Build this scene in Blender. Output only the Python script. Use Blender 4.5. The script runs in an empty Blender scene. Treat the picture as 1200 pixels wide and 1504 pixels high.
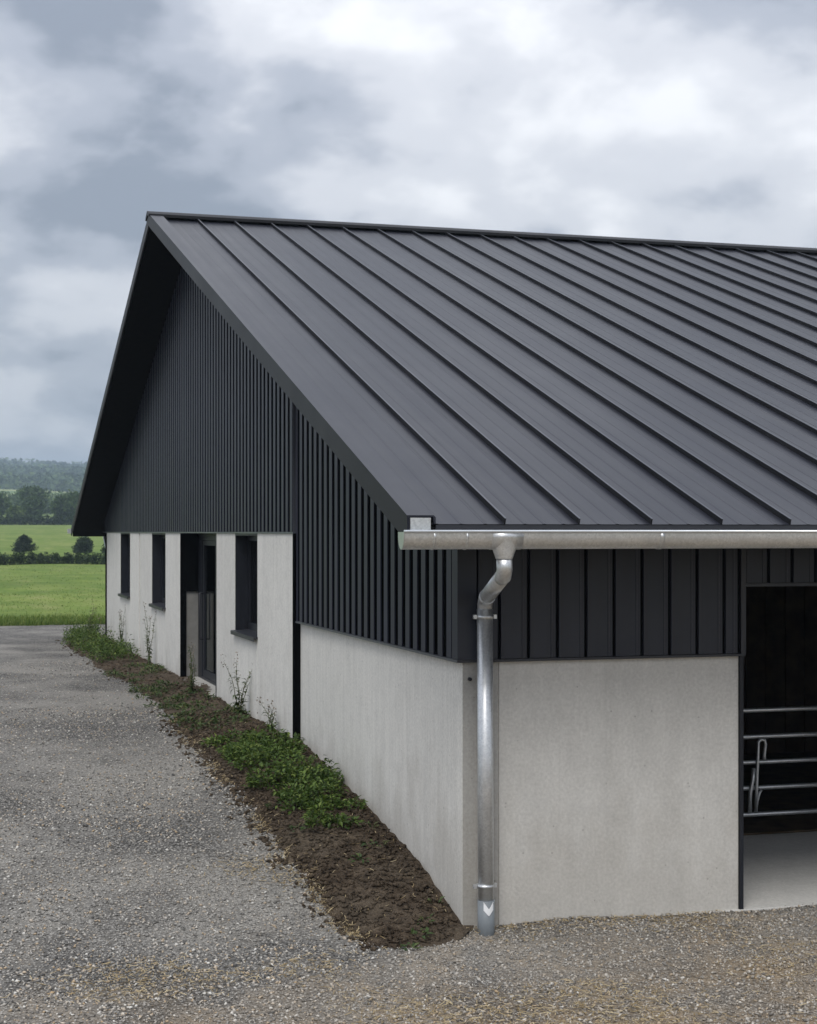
import bpy, bmesh, math, random
import numpy as np
from mathutils import Vector, Matrix, noise as mnoise
random.seed(7); rng = np.random.default_rng(7)
R = math.radians
scene = bpy.context.scene
COL = scene.collection

# ------------------------------------------------------------------ camera
cam_d = bpy.data.cameras.new('camera'); cam = bpy.data.objects.new('camera', cam_d); COL.objects.link(cam)
CAMX, CAMY, CAMZ, YAW = -4.0646, -12.2684, 3.1, 16.437
cam.location = (CAMX, CAMY, CAMZ)
cam.rotation_euler = (R(90), 0, R(-YAW))
cam_d.lens = 57.2; cam_d.sensor_width = 36; cam_d.sensor_fit = 'AUTO'
cam_d.shift_y = 29/1504
cam_d.clip_start = 0.1; cam_d.clip_end = 9000
cam_d.dof.use_dof = True; cam_d.dof.focus_distance = 15.0; cam_d.dof.aperture_fstop = 5.6
scene.camera = cam

# ------------------------------------------------------------------ sky and sun
world = bpy.data.worlds.new('World'); scene.world = world; world.use_nodes = True
SUN_EL, SUN_AZ = 52, 208          # azimuth clockwise from +Y: behind the camera, a little to the left
def build_world():
    nt = world.node_tree; N = nt.nodes; L = nt.links; N.clear()
    def n(t, **k):
        x = N.new(t)
        for a, b in k.items(): setattr(x, a, b)
        return x
    def math_(op, a, b=None, c=None):
        m = n('ShaderNodeMath', operation=op)
        for i, v in enumerate((a, b, c)):
            if v is None: continue
            if isinstance(v, (int, float)): m.inputs[i].default_value = v
            else: L.new(v, m.inputs[i])
        return m.outputs[0]
    out = n('ShaderNodeOutputWorld'); bg = n('ShaderNodeBackground'); bg2 = n('ShaderNodeBackground')
    sky = n('ShaderNodeTexSky', sky_type='NISHITA', sun_disc=False)
    sky.sun_elevation = R(SUN_EL); sky.sun_rotation = R(SUN_AZ); sky.air_density = 1.2; sky.dust_density = 2.0
    L.new(sky.outputs[0], bg2.inputs[0]); bg2.inputs[1].default_value = 0.07
    tc = n('ShaderNodeTexCoord'); sep = n('ShaderNodeSeparateXYZ'); L.new(tc.outputs['Generated'], sep.inputs[0])
    zz = math_('ADD', math_('MAXIMUM', sep.outputs[2], 0.0), 0.42)
    u = math_('DIVIDE', sep.outputs[0], zz); v = math_('DIVIDE', sep.outputs[1], zz)
    cmb = n('ShaderNodeCombineXYZ'); L.new(u, cmb.inputs[0]); L.new(v, cmb.inputs[1])
    def noise(scale, detail, rough, dist, off):
        mp = n('ShaderNodeMapping'); mp.inputs['Location'].default_value = off; L.new(cmb.outputs[0], mp.inputs[0])
        t = n('ShaderNodeTexNoise'); t.inputs['Scale'].default_value = scale; t.inputs['Detail'].default_value = detail
        t.inputs['Roughness'].default_value = rough; t.inputs['Distortion'].default_value = dist
        L.new(mp.outputs[0], t.inputs['Vector']); return t.outputs[0]
    big = noise(2.1, 2.0, .5, .2, (10.145, 7.717, 0))
    mid = noise(5.2, 5.0, .50, .1, (7.018, 11.701, 0))
    f = math_('ADD', math_('MULTIPLY', big, .48), math_('MULTIPLY', mid, .52))
    ramp = n('ShaderNodeValToRGB'); L.new(f, ramp.inputs[0])
    cr = ramp.color_ramp; cr.interpolation = 'EASE'
    cr.elements[0].position = .405; cr.elements[0].color = (.20, .222, .268, 1)
    cr.elements[1].position = .635; cr.elements[1].color = (.69, .695, .715, 1)
    e = cr.elements.new(.47); e.color = (.33, .35, .40, 1)
    e = cr.elements.new(.545); e.color = (.52, .53, .565, 1)
    # overcast sky: brighter towards the zenith
    up = math_('ADD', .92, math_('MULTIPLY', math_('MAXIMUM', sep.outputs[2], 0), 1.5))
    L.new(ramp.outputs[0], bg.inputs[0]); L.new(up, bg.inputs[1])
    mix = n('ShaderNodeMixShader'); mix.inputs[0].default_value = .13
    L.new(bg.outputs[0], mix.inputs[1]); L.new(bg2.outputs[0], mix.inputs[2]); L.new(mix.outputs[0], out.inputs[0])
build_world()
sun_d = bpy.data.lights.new('sun', 'SUN'); sun_d.energy = 1.5; sun_d.angle = R(25); sun_d.color = (1, .965, .91)
sun = bpy.data.objects.new('sun', sun_d); COL.objects.link(sun)
sdir = Vector((math.sin(R(SUN_AZ))*math.cos(R(SUN_EL)), math.cos(R(SUN_AZ))*math.cos(R(SUN_EL)), math.sin(R(SUN_EL))))
sun.rotation_euler = (-sdir).to_track_quat('-Z', 'Y').to_euler()
sun.location = (-20, -30, 60)
vs = scene.view_settings; vs.view_transform = 'Standard'; vs.look = 'None'; vs.gamma = 1; vs.use_curve_mapping = False
vs.exposure = 0.42

# ------------------------------------------------------------------ helpers
def tag(o, label=None, cat=None, group=None, kind=None):
    if label: o['label'] = label
    if cat: o['category'] = cat
    if group: o['group'] = group
    if kind: o['kind'] = kind
    return o
def link(name, me, mat=None, parent=None):
    o = bpy.data.objects.new(name, me); COL.objects.link(o)
    if mat: me.materials.append(mat)
    if parent: o.parent = parent
    return o
def mk(name, verts, faces, mat=None, parent=None, smooth=False):
    me = bpy.data.meshes.new(name); me.from_pydata([tuple(v) for v in verts], [], faces); me.update()
    if smooth:
        for p in me.polygons: p.use_smooth = True
    return link(name, me, mat, parent)
def empty(name, loc=(0, 0, 0), parent=None):
    o = bpy.data.objects.new(name, None); o.location = loc; COL.objects.link(o); o.empty_display_size = .2
    if parent: o.parent = parent
    return o
BF = [(0, 3, 2, 1), (4, 5, 6, 7), (0, 1, 5, 4), (1, 2, 6, 5), (2, 3, 7, 6), (3, 0, 4, 7)]
def boxv(x0, x1, y0, y1, z0, z1):
    return [(x0, y0, z0), (x1, y0, z0), (x1, y1, z0), (x0, y1, z0), (x0, y0, z1), (x1, y0, z1), (x1, y1, z1), (x0, y1, z1)]
def box(name, x0, x1, y0, y1, z0, z1, mat, parent=None, bevel=0):
    o = mk(name, boxv(x0, x1, y0, y1, z0, z1), BF, mat, parent)
    if bevel:
        m = o.modifiers.new('bevel', 'BEVEL'); m.width = bevel; m.segments = 2
    return o
def boxes(name, lst, mat, parent=None):
    V = []; F = []
    for b in lst:
        k = len(V); V += boxv(*b) if len(b) == 6 else b; F += [tuple(i+k for i in f) for f in BF]
    return mk(name, V, F, mat, parent)
def tube(name, pts, rad, mat, parent=None, seg=20, caps=True, radii=None):
    pts = [Vector(p) for p in pts]; V = []; F = []
    t0 = (pts[1]-pts[0]).normalized(); up = Vector((0, 0, 1)) if abs(t0.z) < .9 else Vector((1, 0, 0))
    nrm = t0.cross(up).normalized(); prev = t0
    for i, p in enumerate(pts):
        if i == 0: t = t0
        elif i == len(pts)-1: t = (pts[i]-pts[i-1]).normalized()
        else: t = ((pts[i+1]-pts[i]).normalized()+(pts[i]-pts[i-1]).normalized()).normalized()
        q = prev.rotation_difference(t); nrm = (q @ nrm).normalized(); prev = t
        b = t.cross(nrm)
        r = radii[i] if radii else rad
        if 0 < i < len(pts)-1:
            c = max(.5, t.dot((pts[i]-pts[i-1]).normalized()))
        else: c = 1
        for k in range(seg):
            a = 2*math.pi*k/seg; V.append(p+(nrm*math.cos(a)+b*math.sin(a))*r)
    for i in range(len(pts)-1):
        for k in range(seg):
            k2 = (k+1) % seg; F.append((i*seg+k, i*seg+k2, (i+1)*seg+k2, (i+1)*seg+k))
    if caps:
        F.append(tuple(range(seg-1, -1, -1))); F.append(tuple((len(pts)-1)*seg+k for k in range(seg)))
    o = mk(name, V, F, mat, parent, smooth=True)
    if caps:
        for p in o.data.polygons[-2:]: p.use_smooth = False
    return o
def np_mesh(name, V, F, mat, parent=None, smooth=False):
    V = np.asarray(V, dtype=np.float32); F = np.asarray(F, dtype=np.int32); k = F.shape[1]
    me = bpy.data.meshes.new(name); me.vertices.add(len(V)); me.vertices.foreach_set('co', V.ravel())
    me.loops.add(F.size); me.loops.foreach_set('vertex_index', F.ravel())
    me.polygons.add(len(F)); me.polygons.foreach_set('loop_start', np.arange(0, F.size, k, dtype=np.int32))
    try: me.polygons.foreach_set('loop_total', np.full(len(F), k, dtype=np.int32))
    except Exception: pass
    if smooth: me.polygons.foreach_set('use_smooth', np.ones(len(F), dtype=bool))
    me.update(calc_edges=True); me.validate()
    return link(name, me, mat, parent)
def unit(v): return v/np.maximum(np.linalg.norm(v, axis=1, keepdims=True), 1e-9)
def leaves(P, D, Nn, ln, wd, fold=.25, droop=.15):
    """P base points, D directions, Nn normals (n,3); ln, wd (n,). Six-vertex pointed leaves, folded along the midrib."""
    D = unit(D); S = unit(np.cross(D, Nn)); Nn = np.cross(S, D); n = len(P)
    ln = np.broadcast_to(np.asarray(ln), (n,))[:, None]; wd = np.broadcast_to(np.asarray(wd), (n,))[:, None]
    b = P; m = P+D*ln*.45; t = P+D*ln-Nn*ln*droop
    l = m+S*wd*.5+Nn*wd*fold; r = m-S*wd*.5+Nn*wd*fold
    V = np.stack([b, l, t, m, r], 1).reshape(-1, 3); k = (np.arange(n)*5)[:, None]
    F = np.concatenate([k+np.array([[0, 3, 1]]), k+np.array([[1, 3, 2]]), k+np.array([[0, 4, 3]]), k+np.array([[3, 4, 2]])], 0)
    return V, F
def join_vf(parts):
    V = []; F = []; k = 0
    for v, f in parts: V.append(v); F.append(f+k); k += len(v)
    return np.concatenate(V), np.concatenate(F)

# ------------------------------------------------------------------ materials
class M:
    def __init__(s, name):
        s.m = bpy.data.materials.new(name); s.m.use_nodes = True; s.t = s.m.node_tree; s.t.nodes.clear()
        s.out = s.n('ShaderNodeOutputMaterial'); s.b = s.n('ShaderNodeBsdfPrincipled'); s.l(s.b.outputs[0], s.out.inputs[0])
        s.co = s.n('ShaderNodeTexCoord').outputs['Object']
    def n(s, t, **k):
        x = s.t.nodes.new(t)
        for a, b in k.items(): setattr(x, a, b)
        return x
    def l(s, a, b): s.t.links.new(a, b)
    def set(s, **k):
        for a, v in k.items():
            i = s.b.inputs[a.replace('_', ' ')]
            if hasattr(v, 'links') or isinstance(v, bpy.types.NodeSocket): s.l(v, i)
            else: i.default_value = v
    def map(s, scale=(1, 1, 1), rot=(0, 0, 0), loc=(0, 0, 0), co=None):
        m = s.n('ShaderNodeMapping'); m.inputs['Scale'].default_value = scale; m.inputs['Rotation'].default_value = rot; m.inputs['Location'].default_value = loc
        s.l(co or s.co, m.inputs[0]); return m.outputs[0]
    def noise(s, scale, detail=4, rough=.55, co=None, dist=0):
        t = s.n('ShaderNodeTexNoise'); t.inputs['Scale'].default_value = scale; t.inputs['Detail'].default_value = detail
        t.inputs['Roughness'].default_value = rough; t.inputs['Distortion'].default_value = dist; s.l(co or s.co, t.inputs['Vector']); return t.outputs[0]
    def voro(s, scale, out='Color', co=None, feature='F1', rnd=1):
        t = s.n('ShaderNodeTexVoronoi', feature=feature); t.inputs['Scale'].default_value = scale; t.inputs['Randomness'].default_value = rnd
        s.l(co or s.co, t.inputs['Vector']); return t.outputs[out]
    def ramp(s, f, *st):
        r = s.n('ShaderNodeValToRGB'); s.l(f, r.inputs[0]); e = r.color_ramp.elements
        while len(e) < len(st): e.new(.5)
        for el, (p, c) in zip(e, st):
            el.position = p; el.color = (c, c, c, 1) if isinstance(c, (int, float)) else (*c, 1)
        return r.outputs[0]
    def mix(s, f, a, b, mode='MIX'):
        x = s.n('ShaderNodeMix', data_type='RGBA', blend_type=mode)
        for sock, v in ((x.inputs[0], f), (x.inputs[6], a), (x.inputs[7], b)):
            if isinstance(v, bpy.types.NodeSocket): s.l(v, sock)
            elif isinstance(v, (int, float)): sock.default_value = v if sock.type == 'VALUE' else (v, v, v, 1)
            else: sock.default_value = (*v, 1)
        return x.outputs[2]
    def math(s, op, a, b=0., c=0.):
        m = s.n('ShaderNodeMath', operation=op)
        for i, v in enumerate((a, b, c)):
            if isinstance(v, bpy.types.NodeSocket): s.l(v, m.inputs[i])
            else: m.inputs[i].default_value = v
        return m.outputs[0]
    def sep(s, co=None):
        x = s.n('ShaderNodeSeparateXYZ'); s.l(co or s.co, x.inputs[0]); return x.outputs
    def bump(s, h, strength=.5, dist=.01, prev=None):
        b = s.n('ShaderNodeBump'); b.inputs['Strength'].default_value = strength; b.inputs['Distance'].default_value = dist
        s.l(h, b.inputs['Height'])
        if prev: s.l(prev, b.inputs['Normal'])
        return b.outputs[0]
    def nrm(s, b): s.l(b, s.b.inputs['Normal'])
    def island(s): return s.n('ShaderNodeNewGeometry').outputs['Random Per Island']
    def objrand(s): return s.n('ShaderNodeObjectInfo').outputs['Random']

def mat_concrete(name, base, sc=(9, 9, .35), stain=1.0):
    m = M(name)
    st = m.noise(1.6, 6, .65, m.map(sc)); big = m.noise(.55, 3, .5); fine = m.noise(38, 4, .6); spk = m.noise(160, 2, .5)
    lo = tuple(c*.80 for c in base); hi = tuple(min(1, c*1.14) for c in base)
    c = m.mix(m.ramp(st, (.32, 0), (.68, 1)), lo, hi)
    c = m.mix(.35, c, m.mix(m.ramp(big, (.35, 0), (.65, 1)), lo, hi))
    c = m.mix(.42, c, m.mix(m.ramp(fine, (.35, 0), (.65, 1)), tuple(b*.75 for b in base), hi))
    c = m.mix(m.math('MULTIPLY', m.ramp(spk, (.64, 0), (.76, 1)), .5), c, tuple(b*.42 for b in base))
    vd = m.voro(9, 'Distance', m.map((1, 1, 1)))
    c = m.mix(m.math('MULTIPLY', m.ramp(vd, (.05, 1), (.085, 0)), .55), c, tuple(b*.35 for b in base))       # blow holes left by the casting
    mott = m.noise(4.5, 6, .7)
    c = m.mix(m.math('MULTIPLY', m.ramp(mott, (.48, 0), (.7, 1)), .28), c, tuple(b*.62 for b in base))
    c = m.mix(m.math('MULTIPLY', m.math('ADD', m.objrand(), -.5), .22), c, (.2, .195, .18))
    # splashed soil low on the wall and old runs of damp
    z = m.sep()[2]
    h = m.math('ADD', m.math('MULTIPLY', z, -.9), m.math('MULTIPLY', m.noise(2.6, 5, .6, m.map((1, 1, .5))), 2.2))
    if stain:
        c = m.mix(m.math('MULTIPLY', m.ramp(h, (.15, 0), (.85, 1)), .55*stain), c, (.21, .175, .125))
    run = m.noise(1.0, 5, .7, m.map((14, 14, .22), loc=(3, 3, 1)))
    c = m.mix(m.math('MULTIPLY', m.ramp(run, (.58, 0), (.74, 1)), .20), c, tuple(b*.55 for b in base))
    m.set(Base_Color=c, Roughness=m.math('ADD', m.math('MULTIPLY', fine, .2), .72), Specular_IOR_Level=.3)
    b = m.bump(fine, .25, .006); b = m.bump(m.voro(55, 'Distance'), .12, .003, b); m.nrm(m.bump(st, .2, .004, b))
    return m.m
def mat_metal(name, base, rough=.42, streak=(6, .25, .25), spec=.5, wavy=.0):
    m = M(name)
    a = m.noise(1.0, 5, .6, m.map(streak)); d = m.noise(1.1, 4, .6); dust = m.noise(70, 3, .6)
    c = m.mix(m.ramp(a, (.3, 0), (.7, 1)), tuple(x*.82 for x in base), tuple(x*1.2 for x in base))
    c = m.mix(m.math('MULTIPLY', m.ramp(d, (.45, 0), (.75, 1)), .10), c, (.11, .11, .115))
    c = m.mix(m.math('MULTIPLY', m.math('ADD', m.objrand(), 0), .14), c, tuple(x*1.6 for x in base))
    m.set(Base_Color=c, Roughness=m.math('ADD', m.math('MULTIPLY', a, .16), rough-.08), Specular_IOR_Level=spec)
    b = m.bump(dust, .05, .002)
    if wavy: b = m.bump(m.noise(1.3, 2, .4, m.map((2.2, .7, .7))), wavy, .02, b)
    m.nrm(b); return m.m
def mat_galv(name):
    m = M(name)
    v = m.voro(75, 'Color'); sv = m.n('ShaderNodeRGBToBW'); m.l(v, sv.inputs[0]); g = sv.outputs[0]
    n1 = m.noise(6, 5, .65); n2 = m.noise(1.4, 4, .6, m.map((1, 1, .4)))
    c = m.mix(g, (.56, .575, .585), (.74, .755, .76))
    c = m.mix(m.math('MULTIPLY', m.ramp(n1, (.45, 0), (.7, 1)), .4), c, (.42, .425, .43))
    c = m.mix(m.math('MULTIPLY', m.ramp(n2, (.5, 0), (.75, 1)), .4), c, (.44, .45, .455))
    m.set(Base_Color=c, Metallic=.82, Roughness=m.math('ADD', m.math('MULTIPLY', n1, .22), m.math('ADD', m.math('MULTIPLY', g, .08), .26)))
    m.nrm(m.bump(n1, .12, .004)); return m.m
def mat_simple(name, base, rough=.6, spec=.4, var=.2, sc=8, metal=0.):
    m = M(name); a = m.noise(sc, 4, .6)
    m.set(Base_Color=m.mix(m.ramp(a, (.3, 0), (.7, 1)), tuple(x*(1-var) for x in base), tuple(x*(1+var) for x in base)), Roughness=rough, Specular_IOR_Level=spec, Metallic=metal)
    m.nrm(m.bump(m.noise(sc*8, 3), .08, .003)); return m.m
def mat_glass(name):
    m = M(name); m.t.nodes.remove(m.b)
    gl = m.n('ShaderNodeBsdfGlossy'); gl.inputs['Roughness'].default_value = .03; gl.inputs['Color'].default_value = (.85, .9, .9, 1)
    tr = m.n('ShaderNodeBsdfTransparent'); tr.inputs['Color'].default_value = (.42, .45, .45, 1)
    fr = m.n('ShaderNodeFresnel'); fr.inputs['IOR'].default_value = 1.5
    m.nrm = None
    b = m.bump(m.noise(1.6, 1), .04, .02); m.l(b, gl.inputs['Normal'])
    mx = m.n('ShaderNodeMixShader'); m.l(fr.outputs[0], mx.inputs[0]); m.l(tr.outputs[0], mx.inputs[1]); m.l(gl.outputs[0], mx.inputs[2]); m.l(mx.outputs[0], m.out.inputs[0])
    return m.m
def mat_leaf(name, stops, rough=.55, trans=.25, tint=None):
    m = M(name); r = m.island()
    c = m.ramp(r, *stops)
    big = m.noise(.9 if not tint else tint, 3)
    c = m.mix(m.math('MULTIPLY', m.ramp(big, (.35, 0), (.65, 1)), .35), c, stops[0][1])
    m.set(Base_Color=c, Roughness=rough, Specular_IOR_Level=.3)
    tr = m.n('ShaderNodeBsdfTranslucent'); m.l(c, tr.inputs[0])
    mx = m.n('ShaderNodeMixShader'); mx.inputs[0].default_value = trans; m.l(m.b.outputs[0], mx.inputs[1]); m.l(tr.outputs[0], mx.inputs[2]); m.l(mx.outputs[0], m.out.inputs[0])
    return m.m
def mat_gravel():
    m = M('gravel')
    v1 = m.voro(42, 'Color'); d1 = m.voro(42, 'Distance'); v2 = m.voro(95, 'Color'); d2 = m.voro(95, 'Distance')
    b1 = m.n('ShaderNodeRGBToBW'); m.l(v1, b1.inputs[0]); b2 = m.n('ShaderNodeRGBToBW'); m.l(v2, b2.inputs[0])
    c = m.ramp(b1.outputs[0], (.15, (.06, .059, .058)), (.42, (.20, .195, .186)), (.66, (.33, .316, .292)), (.88, (.54, .52, .48)))
    c2 = m.ramp(b2.outputs[0], (.15, (.06, .059, .058)), (.5, (.24, .233, .222)), (.9, (.48, .463, .432)))
    c = m.mix(.45, c, c2)
    c = m.mix(m.math('MULTIPLY', m.ramp(d1, (.25, 0), (.6, 1)), .8), c, (.035, .033, .03))
    big = m.noise(.55, 4, .6); mid = m.noise(2.2, 4, .6)
    c = m.mix(m.math('MULTIPLY', m.ramp(big, (.4, 0), (.62, 1)), .45), c, (.42, .40, .36))          # fine dust in the wheel tracks
    # trodden straw and clay in front of the barn
    s = m.sep(); near = m.ramp(m.math('ADD', m.math('MULTIPLY', s[1], -.17), m.math('ADD', m.math('MULTIPLY', s[0], .035), m.math('MULTIPLY', m.noise(.7, 4), .9))), (.42, 0), (.95, 1))
    c = m.mix(m.math('MULTIPLY', m.math('MULTIPLY', near, m.ramp(mid, (.38, 0.25), (.6, 1))), .8), c, (.33, .24, .14))
    m.set(Base_Color=c, Roughness=.9, Specular_IOR_Level=.2)
    h = m.math('ADD', m.math('MULTIPLY', d1, -1.), m.math('MULTIPLY', d2, -.5))
    m.nrm(m.bump(h, .9, .02, m.bump(mid, .4, .05))); return m.m
def mat_stone():
    m = M('gravel stone'); r = m.island()
    c = m.ramp(r, (0, (.05, .05, .05)), (.22, (.16, .157, .15)), (.50, (.34, .328, .305)), (.74, (.50, .465, .415)), (.87, (.46, .335, .20)), (.95, (.70, .68, .63)))
    s = m.sep(); near = m.ramp(m.math('ADD', m.math('MULTIPLY', s[1], -.17), m.math('ADD', m.math('MULTIPLY', s[0], .035), m.math('MULTIPLY', m.noise(.7, 4), .9))), (.45, 0), (1.0, 1))
    c = m.mix(m.math('MULTIPLY', near, m.ramp(m.noise(1.7, 4, .65), (.4, .15), (.62, .85))), c, m.mix(.6, c, (.42, .30, .165)))
    c = m.mix(m.math('MULTIPLY', m.ramp(m.noise(.45, 3), (.4, 0), (.62, 1)), .4), c, (.34, .325, .298))
    m.set(Base_Color=m.mix(.25, c, m.noise(60, 3), 'MULTIPLY'), Roughness=.85, Specular_IOR_Level=.25); return m.m
def mat_soil():
    m = M('soil'); a = m.noise(9, 6, .65); b = m.noise(40, 4, .6); big = m.noise(1.3, 3)
    c = m.ramp(a, (.3, (.045, .033, .023)), (.5, (.105, .078, .054)), (.72, (.21, .163, .115)))
    c = m.mix(m.math('MULTIPLY', m.ramp(big, (.45, 0), (.65, 1)), .5), c, (.165, .135, .10))
    m.set(Base_Color=m.mix(.35, c, m.ramp(b, (.3, .2), (.7, 1.)), 'MULTIPLY'), Roughness=.95, Specular_IOR_Level=.15)
    m.nrm(m.bump(b, 1.0, .035, m.bump(a, 1.0, .09))); return m.m
def mat_field():
    m = M('meadow grass')
    s = m.map((1, .35, 1)); a = m.noise(.35, 6, .65, s); b = m.noise(3.0, 5, .7, m.map((1, .3, 1))); big = m.noise(.035, 3, .5, m.map((.6, 1, 1)))
    c = m.ramp(a, (.28, (.062, .115, .016)), (.5, (.115, .175, .028)), (.72, (.235, .26, .075)))
    c = m.mix(m.math('MULTIPLY', m.ramp(b, (.4, 0), (.7, 1)), .5), c, (.075, .135, .018))
    c = m.mix(m.math('MULTIPLY', m.ramp(big, (.4, 0), (.62, 1)), .5), c, (.16, .21, .045))
    y = m.sep()[1]
    wood = m.ramp(m.math('MULTIPLY', y, .001), (.30, 0), (.36, 1))
    patch = m.ramp(m.noise(.008, 3, .5, m.map((.6, 1, 1))), (.40, (.075, .125, .04)), (.5, (.15, .21, .07)), (.6, (.25, .28, .12)))
    c = m.mix(m.math('MULTIPLY', m.ramp(m.noise(.9, 5, .7, m.map((1, .25, 1))), (.52, 0), (.66, 1)), .45), c, (.24, .235, .10))
    c = m.mix(m.math('MULTIPLY', m.ramp(m.noise(.16, 4, .6, m.map((.5, 1.2, 1), loc=(4, 2, 0))), (.46, 0), (.66, 1)), .5), c, (.06, .105, .016))
    c = m.mix(wood, c, patch)
    m.set(Base_Color=c, Roughness=.9, Specular_IOR_Level=.15); m.nrm(m.bump(b, .5, .1)); return m.m

MAT = dict(
    conc_gable=mat_concrete('pale precast concrete', (.72, .702, .655), stain=.5),
    conc_front=mat_concrete('grey precast concrete', (.61, .597, .563), (2.6, 2.6, .9), .4),
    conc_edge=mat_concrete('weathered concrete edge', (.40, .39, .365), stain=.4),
    conc_floor=mat_concrete('barn floor concrete', (.56, .55, .52), stain=0.0),
    roof=mat_metal('anthracite roof sheet', (.0115, .0130, .0205), .36, (7, .16, .16), .30, .35),
    seam=mat_metal('anthracite seam', (.007, .0073, .009), .5, (1, 1, 1), .2),
    fold=mat_metal('lighter metal fold', (.060, .066, .082), .35, (1, 1, 1), .5),  # lighter tone than the seams and cladding
    barge=mat_metal('dark barge sheet', (.009, .0095, .012), .5, (.6, .6, .6), .22),
    trim=mat_metal('anthracite flashing', (.018, .0195, .026), .42, (.6, .6, .6), .5),
    slat=mat_metal('anthracite cladding', (.020, .0215, .037), .45, (5, 5, .25), .26),
    pan=mat_metal('anthracite cladding sheet', (.0165, .0190, .029), .40, (9, 9, .18), .42),
    black=mat_simple('black shade and joints', (.003, .003, .0033), .9, .0),  # paints the shade in the cladding gaps; also black posts and joints
    soffit=mat_simple('black soffit board', (.007, .007, .0075), .8, .05),
    frame=mat_simple('dark window frame', (.011, .0125, .018), .45, .35),
    galv=mat_galv('galvanised steel'),
    bright=mat_simple('bright zinc edge', (.66, .68, .69), .3, .5, .08, 8, .9),
    plastic=mat_simple('grey plastic pipe', (.17, .19, .205), .5, .4, .12),
    reveal=mat_simple('grey render', (.20, .197, .187), .85, .2, .1),
    white=mat_simple('white patch', (.82, .83, .84), .4, .5, .04),
    glass=mat_glass('window glass'),
    gravel=mat_gravel(), stone=mat_stone(), soil=mat_soil(), field=mat_field(),
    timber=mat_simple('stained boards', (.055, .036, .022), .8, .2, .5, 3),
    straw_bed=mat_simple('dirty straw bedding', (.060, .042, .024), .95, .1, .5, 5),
    weed=mat_leaf('weed leaf', ((0, (.030, .060, .011)), (.5, (.075, .13, .022)), (.85, (.13, .195, .036)), (1, (.22, .27, .07)))),
    weed_far=mat_leaf('tall weed leaf', ((0, (.030, .058, .016)), (.6, (.065, .105, .030)), (1, (.15, .17, .06)))),
    flower=mat_simple('seed heads', (.20, .17, .13), .8, .2, .3, 30),
    stem=mat_simple('weed stem', (.085, .095, .035), .7, .3, .3, 20),
    grass=mat_leaf('grass blade', ((0, (.055, .105, .014)), (.5, (.11, .17, .026)), (1, (.22, .25, .07))), .6, .3, .2),
    dry=mat_leaf('dry straw', ((0, (.20, .145, .07)), (.5, (.36, .28, .155)), (1, (.56, .47, .30))), .7, .15, 2),
    hedge=mat_leaf('hedge leaf', ((0, (.012, .028, .008)), (.6, (.028, .055, .014)), (1, (.065, .10, .03))), .6, .2, .3),
    conifer=mat_leaf('conifer needle', ((0, (.008, .020, .010)), (.6, (.016, .034, .015)), (1, (.035, .06, .028))), .6, .1),
    bushy=mat_leaf('bush leaf', ((0, (.010, .026, .008)), (.6, (.024, .048, .014)), (1, (.05, .08, .025))), .6, .15),
    tree_a=mat_leaf('tree leaf dark', ((0, (.026, .055, .014)), (.6, (.052, .095, .022)), (1, (.095, .15, .04))), .6, .2, .08),
    tree_b=mat_leaf('tree leaf light', ((0, (.045, .080, .018)), (.6, (.085, .135, .030)), (1, (.15, .20, .055))), .6, .2, .08),
    wood=mat_leaf('distant wood leaf', ((0, (.028, .058, .02)), (.6, (.06, .105, .032)), (1, (.12, .17, .055))), .7, .1, .004),
    bark=mat_simple('bark', (.06, .048, .036), .9, .1, .4, 6),
)

# ------------------------------------------------------------------ terrain
TY = [-400, -40, -.5, .2, 1.2, 2.6, 5.8, 12, 30, 60, 115, 140, 200, 300, 420, 700, 1100, 1600, 2100, 2500, 2900, 5000]
TZ = [-1, -.14, -.085, -.055, .18, .37, .60, .62, .56, .52, .50, .75, 2.0, 4.25, 7, 16, 30, 52, 74, 84, 80, 40]
def smooth_terr():
    ys = np.concatenate([np.arange(-400, -2, 2.), np.arange(-2, 14, .05), np.arange(14, 60, .5), np.arange(60, 5000, 4.)])
    z = np.interp(ys, TY, TZ); w = np.where(ys < 14, 9, 7).astype(int); zz = z.copy()
    for i in range(10, len(ys)-10): zz[i] = z[i-w[i]:i+w[i]+1].mean()
    return ys, zz
TYS, TZS = smooth_terr()
def terr(x, y):
    x = np.asarray(x, float); y = np.asarray(y, float)
    z = np.interp(y, TYS, TZS)
    far = np.clip((y-500)/900, 0, 1)
    z = z + far*(6*np.sin(x*.0042+1.3)+3*np.sin(x*.011+y*.004)+2*np.sin(x*.023+2.1))
    z = z + np.clip((y-150)/200, 0, 1)*(.25*np.sin(x*.03+y*.013))
    return z
def in_foot(x, y): return (x > .10) & (x < 21.9) & (y > .10) & (y < 26.7)
def micro(x, y): return .018*np.sin(x*1.7+.6*np.sin(y*.9))*np.sin(y*1.1+1.2)+.010*np.sin(x*4.3+y*2.1+1.0)*np.sin(y*3.7-x*1.3)
def grid(name, xs, ys, zf, mat):
    X, Y = np.meshgrid(xs, ys); Z = zf(X, Y); V = np.stack([X, Y, Z], 2).reshape(-1, 3); nx = len(xs)
    i, j = np.meshgrid(np.arange(nx-1), np.arange(len(ys)-1)); a = (j*nx+i).ravel()
    return np_mesh(name, V, np.stack([a, a+1, a+nx+1, a+nx], 1), mat, smooth=True)
GRAVEL_END = 33.4
def zfield(x, y):
    z = terr(x, y); ing = (y < GRAVEL_END-.3) & (np.abs(x) < 59) & (y > -59)
    return np.where(in_foot(x, y), -.9, z-np.where(ing, .25, 0))+np.where((y > 34) & (y < 140), .05*np.sin(x*.7+y*.2)*np.sin(y*.45), 0)
xs = np.concatenate([-np.geomspace(4000, 60.5, 60), np.linspace(-60, 60, 61), np.geomspace(60.5, 4000, 60)])
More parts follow.
